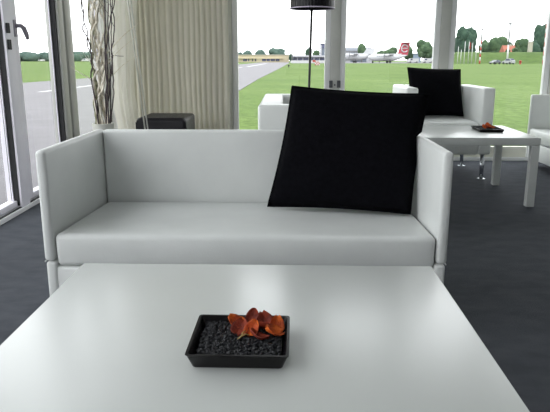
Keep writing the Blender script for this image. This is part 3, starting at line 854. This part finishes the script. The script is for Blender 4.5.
# red and white marker on the grass
Y = 122.
t = thing('airfield_marker', 'small red and white checked marker on the grass near the barrier', 'marker', (bx(317.4, Y), Y, GZ))
bm = bmesh.new()
for i in range(4):
    for j in range(3): box(bm, -.48+i*.24, -.24+i*.24, 0, .25, .12+j*.24, .36+j*.24, 0, 2, (i+j) % 2 if (i, j) != (1, 1) else 0)
link('panel', bm, [M['red_paint'], M['white_paint']], t)
for s in (-.36, .36): part_box('leg', t, s-.03, s+.03, .08, .16, 0, .13, 'red_paint')
t = thing('airfield_marker', 'small orange-red marker just above the checked one', 'marker', (bx(314, 190), 190, GZ))
part_box('panel', t, -.45, .45, 0, .2, .5, 1.1, 'red_paint', .02); part_box('leg', t, -.05, .05, .05, .15, 0, .5, 'grey_metal')
t = thing('edge_light', 'small black taxiway edge light standing in the grass', 'marker light', (bx(288.8, 92), 92, GZ))
bm = bmesh.new(); tube(bm, [(0, 0, 0), (0, 0, .2)], .04, 8); link('stem', bm, M['tyre'], t)
bm = bmesh.new(); lathe(bm, [(.10, .18), (.13, .22), (.12, .38), (.05, .44)], 0, 0, 14); link('lens', bm, M['tyre'], t)

# aircraft ---------------------------------------------------------
def aircraft(label, u_nose, u_tail, Y, fus_top, fus_bot, tail_top, rz, red_tail=True):
    Lx = (u_tail-u_nose)*Y/617.5; L = Lx/math.cos(rz)
    rad = (fus_bot-fus_top)*Y/635/2; zc = bz((fus_top+fus_bot)/2, Y)-GZ
    t = thing('aircraft', label, 'aircraft', (bx((u_nose+u_tail)/2, Y), Y, GZ), rz, 'white airliners on the apron')
    bm = bmesh.new(); pts = []; rr = []
    for k in range(31):
        s = k/30; x = -L/2+L*s
        if s < .16: q = math.sqrt(max(0, 1-((.16-s)/.16)**2)); dz = -(1-q)*.22*rad
        elif s > .60: q = max(.10, 1-((s-.60)/.40)**1.6*.92); dz = (1-q)*.75*rad
        else: q = 1; dz = 0
        pts.append((x, 0, zc+dz)); rr.append(max(.03, rad*q))
    tube(bm, pts, rr, 20); fus = link('fuselage', bm, M['plane_white'], t, smooth=True)
    for k in range(9):
        x = -L/2+L*(.2+.05*k)
        for s in (-1, 1):
            w = part_box('window', fus, x-.13, x+.13, s*rad*.955-.03, s*rad*.955+.03, zc+.25*rad, zc+.25*rad+.3, 'dark_glass')
    part_box('cockpit_window', fus, -L/2+L*.052, -L/2+L*.085, -rad*.62, rad*.62, zc+rad*.32, zc+rad*.56, 'dark_glass')
    htail = bz(tail_top, Y)-GZ
    bm = bmesh.new()
    ox = L/2
    pf = [(ox-L*.36, zc+rad*.78), (ox-L*.24, zc+rad*1.2), (ox-L*.16, htail), (ox+L*.06, htail), (ox+L*.015, zc+rad*.7)]
    prism(bm, pf, 'y', -.14, .14)
    fin = link('tail_fin', bm, M['plane_red' if red_tail else 'plane_white'], t)
    if red_tail:
        # white swirl ring emblem on both sides of the fin
        fx, fz = ox-L*.075, (zc+rad*1.0+htail)/2-.1; rr_ = (htail-zc-rad)*.31
        for s in (-1, 1):
            bm = bmesh.new(); tp = []
            for k in range(22):
                a = R(-35-k*14.5); tp.append((fx+rr_*math.cos(a)*-1*-1, s*.16, fz+rr_*math.sin(a)*-1*-1))
            tube(bm, tp, .24, 6)
            tube(bm, [(fx-rr_, s*.16, fz), (fx+rr_*.9, s*.16, fz+.1)], .16, 6)
            link('emblem', bm, M['plane_white'], fin)
    bm = bmesh.new()
    prism(bm, [(ox-L*.09, -3.2), (ox+L*.03, -3.2), (ox+L*.045, 0), (ox+L*.03, 3.2), (ox-L*.09, 3.2), (ox-L*.13, 0)], 'z', htail-.12 if red_tail else zc+rad*.8, htail+.06 if red_tail else zc+rad*.95)
    link('tailplane', bm, M['plane_white'], t)
    bm = bmesh.new()
    prism(bm, [(-L*.07, -11), (.01*L, -11), (L*.06, 0), (.01*L, 11), (-L*.07, 11), (-L*.09, 0)], 'z', zc+rad*.8, zc+rad*1.02)
    link('wing', bm, M['plane_white'], t)
    for s in (-1, 1):
        bm = bmesh.new(); y = s*3.6
        tube(bm, [(-L*.19, y, zc+rad*.55), (-L*.175, y, zc+rad*.55), (-L*.12, y, zc+rad*.6), (.04*L, y, zc+rad*.75)], [.12, .42, .5, .2], 14)
        en = link('engine', bm, M['plane_white'], t)
        bm = bmesh.new()
        for a in (20, 110, 200, 290):
            tube(bm, [(-L*.188, y, zc+rad*.55), (-L*.188, y+1.5*math.cos(R(a)), zc+rad*.55+1.5*math.sin(R(a)))], [.09, .05], 6)
        link('propeller', bm, M['tyre'], en)
        bm = bmesh.new(); tube(bm, [(L*.03, s*1.3-.16, .42), (L*.03, s*1.3+.16, .42)], .42, 16); wl = link('wheel', bm, M['tyre'], t)
        bm = bmesh.new(); tube(bm, [(L*.03, s*1.3, .42), (L*.03, s*.9, zc-rad*.6)], .12, 8); link('strut', bm, M['grey_metal'], wl)
    bm = bmesh.new(); tube(bm, [(-L*.38, -.16, .32), (-L*.38, .16, .32)], .32, 16); wl = link('wheel', bm, M['tyre'], t)
    bm = bmesh.new(); tube(bm, [(-L*.38, 0, .32), (-L*.38, 0, zc-rad*.6)], .1, 8); link('strut', bm, M['grey_metal'], wl)
    return t
aircraft('white airliner with a red tail bearing a white ring emblem', 367, 407.5, 230., 54, 61, 42.5, R(16))
aircraft('white airliner half hidden by the window post, nose to the left', 334, 373, 250., 53.6, 60.6, 48.5, R(12), False)

# hangar and sheds
Y = 320.; X0, X1 = bx(340, Y), bx(373.5, Y)
t = thing('hangar', 'hangar with a blue-grey roof behind the parked aircraft', 'building', ((X0+X1)/2, Y+6, z))
hw = (X1-X0)/2; h = bz(47.3, Y)-z
part_box('wall', t, -hw, hw, 0, 14, 0, h-1.6, 'white_wall')
bm = bmesh.new(); prism(bm, [(-.8, h-1.7), (7, h), (7.5, h), (14.8, h-1.7)], 'x', -hw-.4, hw+.4); link('roof', bm, M['roof_grey'], t)
part_box('door', t, -hw+6, hw-3, -.1, .05, 0, h-2.6, 'grey_wall')
Y = 285.
t = thing('shed', 'small pale blue shed between tail and round tree', 'building', (bx(415.5, Y), Y, z))
part_box('wall', t, -2.2, 2.2, 0, 4, 0, bz(53.5, Y)-z-.3, 'blue_wall'); part_box('roof', t, -2.4, 2.4, -.2, 4.2, bz(53.5, Y)-z-.3, bz(53.5, Y)-z, 'roof_grey')
t = thing('shed', 'grey-blue building between round tree and window mullion', 'building', (bx(437, Y), Y, z))
part_box('wall', t, -3.2, 3.2, 0, 4, 0, bz(51, Y)-z-.3, 'blue_wall'); part_box('roof', t, -3.4, 3.4, -.2, 4.2, bz(51, Y)-z-.3, bz(51, Y)-z, 'grey_wall')

# cars and vans
def car(label, u, Y, rz, L, W, H, m, name='car', cat='car', boxy=False, z0=GZ, group='vehicles on the airfield'):
    t = thing(name, label, cat, (bx(u, Y), Y, z0), rz, group)
    bm = bmesh.new()
    if boxy: pf = [(-L/2, .28), (-L/2, H*.5), (-L*.40, H*.58), (-L*.33, H), (L/2-.05, H), (L/2, H*.9), (L/2, .28)]
    else: pf = [(-L/2, .30), (-L/2, H*.46), (-L*.42, H*.56), (-L*.20, H*.62), (-L*.06, H*.97), (L*.26, H), (L*.42, H*.66), (L/2, H*.6), (L/2, .30)]
    prism(bm, pf, 'y', -W/2, W/2)
    bmesh.ops.bevel(bm, geom=[e for e in bm.edges], offset=.06, segments=2, affect='EDGES')
    b = link('body', bm, M[m], t); shade_auto(b, 30)
    for s in (-1, 1):
        bm = bmesh.new(); y = s*(W/2+.004)
        gp = [(-L*.15, H*.64), (-L*.05, H*.9), (L*.24, H*.92), (L*.36, H*.66)] if not boxy else [(-L*.36, H*.6), (-L*.30, H*.9), (-L*.12, H*.9), (-L*.12, H*.6)]
        prism(bm, gp, 'y', y-.006, y+.006); link('side_window', bm, M['dark_glass'], t)
        for x in (-L*.31, L*.31):
            bm = bmesh.new(); tube(bm, [(x, s*(W/2-.18), .31), (x, s*(W/2+.01), .31)], .31, 16); link('wheel', bm, M['tyre'], t)
    bm = bmesh.new()
    if not boxy: vs = [bm.verts.new(p) for p in ((L*.27, -W*.4, H*.96), (L*.27, W*.4, H*.96), (L*.42, W*.42, H*.70), (L*.42, -W*.42, H*.70))]
    else: vs = [bm.verts.new(p) for p in ((L/2+.01, -W*.38, H*.88), (L/2+.01, W*.38, H*.88), (L/2+.01, W*.38, H*.6), (L/2+.01, -W*.38, H*.6))]
    for v in vs: v.co.x += .02; v.co.z += .03
    f = bm.faces.new(vs); bmesh.ops.solidify(bm, geom=[f], thickness=.02); link('rear_window', bm, M['dark_glass'], t)
    return t
car('dark grey car parked at the foot of the embankment', 494, 166., R(28), 3.0, 1.5, 1.12, 'car_grey')
car('silver hatchback parked right of the dark grey car', 507.3, 163., R(-58), 3.2, 1.5, 1.5, 'car_silver')
car('white van under the round tree on the apron', 427, 246., R(5), 4.2, 1.9, 1.75, 'white_paint', 'van', 'van', True)
car('white van just right of the red aircraft tail', 412.5, 240., R(8), 4.0, 1.9, 1.7, 'white_paint', 'van', 'van', True)
car('white van seen small before the forest at far left', 40, 470., R(0), 5., 2., 1.6, 'white_paint', 'van', 'van', True)
car('white truck seen small before the forest, left of the willow branches', 86, 480., R(0), 8., 2.4, 2.2, 'white_paint', 'truck', 'truck', True)
t = thing('hydrant', 'small red hydrant right of the silver hatchback', 'hydrant', (bx(519, 168), 168, GZ))
bm = bmesh.new(); lathe(bm, [(.30, 0), (.26, .1), (.24, .7), (.30, .74), (.24, .95), (.08, 1.02)], 0, 0, 16); link('body', bm, M['red_paint'], t)
part_box('cap', t, -.4, .4, -.1, .1, .5, .68, 'red_paint', .02)

# poles
def flagpole(label, u, v_top, Y, m='white_paint', r=.13, flag=None):
    t = thing('flagpole', label, 'flagpole', (bx(u, Y), Y, GZ), 0, 'flagpoles before the embankment')
    h = bz(v_top, Y)-GZ
    bm = bmesh.new(); tube(bm, [(0, 0, 0), (0, 0, h)], [r, r*.7], 8); link('pole', bm, M[m], t)
    bm = bmesh.new(); lathe(bm, [(r*.5, h), (r*1.3, h+.12), (r*.3, h+.26)], 0, 0, 10); link('finial', bm, M['grey_metal'], t)
    if flag:
        bm = bmesh.new(); n = 8; vs = []
        for k in range(n+1): vs.append([bm.verts.new((.1+.5*k/n, .09*math.sin(k*1.1), zz-.12*k/n)) for zz in (h-2.1, h-.15)])
        for a, b in zip(vs, vs[1:]): bm.faces.new((a[0], b[0], b[1], a[1]))
        bmesh.ops.solidify(bm, geom=bm.faces[:], thickness=.03); link('flag', bm, M[flag], t)
    return t
for lb, u, v, fl in (('leftmost white flagpole, close to the window mullion', 456.8, 47, None), ('second white flagpole from the window mullion', 459.8, 50, None),
                  ('third white flagpole from the window mullion', 463.2, 42, None), ('white flagpole with a red flag', 467.2, 42, 'red_paint'),
                  ('white flagpole just right of the red flag', 470.6, 43, None), ('last white flagpole before the red and white pole', 474.6, 45.5, None)):
    flagpole(lb, u, v, 194., flag=fl)
def striped_pole(label, u, v_top, Y, r=.22, n=9, v_split=None):
    t = thing('striped_pole', label, 'pole', (bx(u, Y), Y, GZ), 0, 'red and white airfield poles')
    h = bz(v_top, Y)-GZ
    hs = h if v_split is None else bz(v_split, Y)-GZ
    for k in range(n):
        bm = bmesh.new(); tube(bm, [(0, 0, hs*k/n), (0, 0, hs*(k+1)/n-.01)], r, 10); link('band', bm, M['red_paint' if k % 2 == 0 else 'white_paint'], t)
    if v_split:
        bm = bmesh.new(); tube(bm, [(0, 0, hs-.02), (0, 0, h)], r*.85, 8); link('mast', bm, M['grey_metal'], t)
    bm = bmesh.new(); box(bm, -.45, .45, -.2, .2, h, h+.3, .05); link('lamp_head', bm, M['grey_metal'], t)
    return t
striped_pole('red and white banded pole at the end of the flagpole row', 478.8, 30, 192., .24, 7, 41)
striped_pole('tall red and white banded pole at the right window edge', 541.6, 17.5, 152., .22, 9, 25)
Y = 215.
t = thing('lamp_post', 'tall lamp post with a white lower half behind the parked cars', 'lamp post', (bx(505.8, 193), 193, GZ))
h = bz(24.6, 193)-GZ; hm = bz(45, 193)-GZ
bm = bmesh.new(); tube(bm, [(0, 0, 0), (0, 0, hm)], [.3, .26], 10); link('lower_pole', bm, M['white_paint'], t)
bm = bmesh.new(); tube(bm, [(0, 0, hm-.02), (0, 0, h)], [.24, .20], 8); link('upper_pole', bm, M['grey_metal'], t)
bm = bmesh.new(); box(bm, -.6, .6, -.25, .25, h, h+.35, .06); link('lamp_head', bm, M['grey_metal'], t)
# red-roofed house and beige pillar on the embankment
Y = 238.; X0, X1 = bx(502, Y), bx(514.5, Y)
t = thing('house', 'red-roofed house behind the embankment', 'house', ((X0+X1)/2, Y, 1.6))
hw = (X1-X0)/2; h = bz(45.3, Y)-1.6
part_box('wall', t, -hw+.2, hw-.2, .3, 5, 0, h-2.2, 'cream_wall')
bm = bmesh.new(); prism(bm, [(-.3, h-2.6), (2.6, h), (5.6, h-2.6)], 'x', -hw, hw); link('roof', bm, M['roof_red'], t)
part_box('chimney', t, .6, 1.1, 2.2, 2.8, h-1, h+.4, 'cream_wall')
part_box('window', t, -.9, .3, .22, .32, .8, 1.9, 'dark_glass')
Y = 218.
t = thing('pillar', 'beige square pillar standing on the embankment', 'pillar', (bx(528, Y), Y, 3.2))
h = bz(42, Y)-3.2
part_box('shaft', t, -.62, .62, 0, 1.2, 0, h-.25, 'cream_wall'); part_box('cap', t, -.72, .72, -.1, 1.3, h-.25, h, 'cream_wall')

# ------------------------------------------------------------------ world, camera, view
w = bpy.data.worlds.new('overcast'); scn.world = w; w.use_nodes = True
nt = w.node_tree; bg = nt.nodes['Background']
tc = nt.nodes.new('ShaderNodeTexCoord'); sx = nt.nodes.new('ShaderNodeSeparateXYZ'); rp = nt.nodes.new('ShaderNodeValToRGB')
nt.links.new(tc.outputs['Generated'], sx.inputs[0]); nt.links.new(sx.outputs['Z'], rp.inputs['Fac'])
rp.color_ramp.elements[0].position = 0; rp.color_ramp.elements[0].color = (.97, .985, 1, 1)
rp.color_ramp.elements[1].position = .8; rp.color_ramp.elements[1].color = (.93, .965, 1, 1)
nt.links.new(rp.outputs[0], bg.inputs['Color']); bg.inputs['Strength'].default_value = 3.5

cam = bpy.data.cameras.new('camera'); co = bpy.data.objects.new('camera', cam); col.objects.link(co)
cam.sensor_width = 36; cam.sensor_fit = 'HORIZONTAL'; cam.lens = 600/550*36; cam.clip_start = .02; cam.clip_end = 3000
co.location = (0, 0, .93); co.rotation_euler = (R(90-13.676), 0, R(.928))
scn.camera = co
scn.view_settings.view_transform = 'Standard'; scn.view_settings.look = 'None'
scn.view_settings.gamma = 1; scn.view_settings.use_curve_mapping = False
scn.view_settings.exposure = 0.0
scn.cycles.max_bounces = 12; scn.cycles.transparent_max_bounces = 16
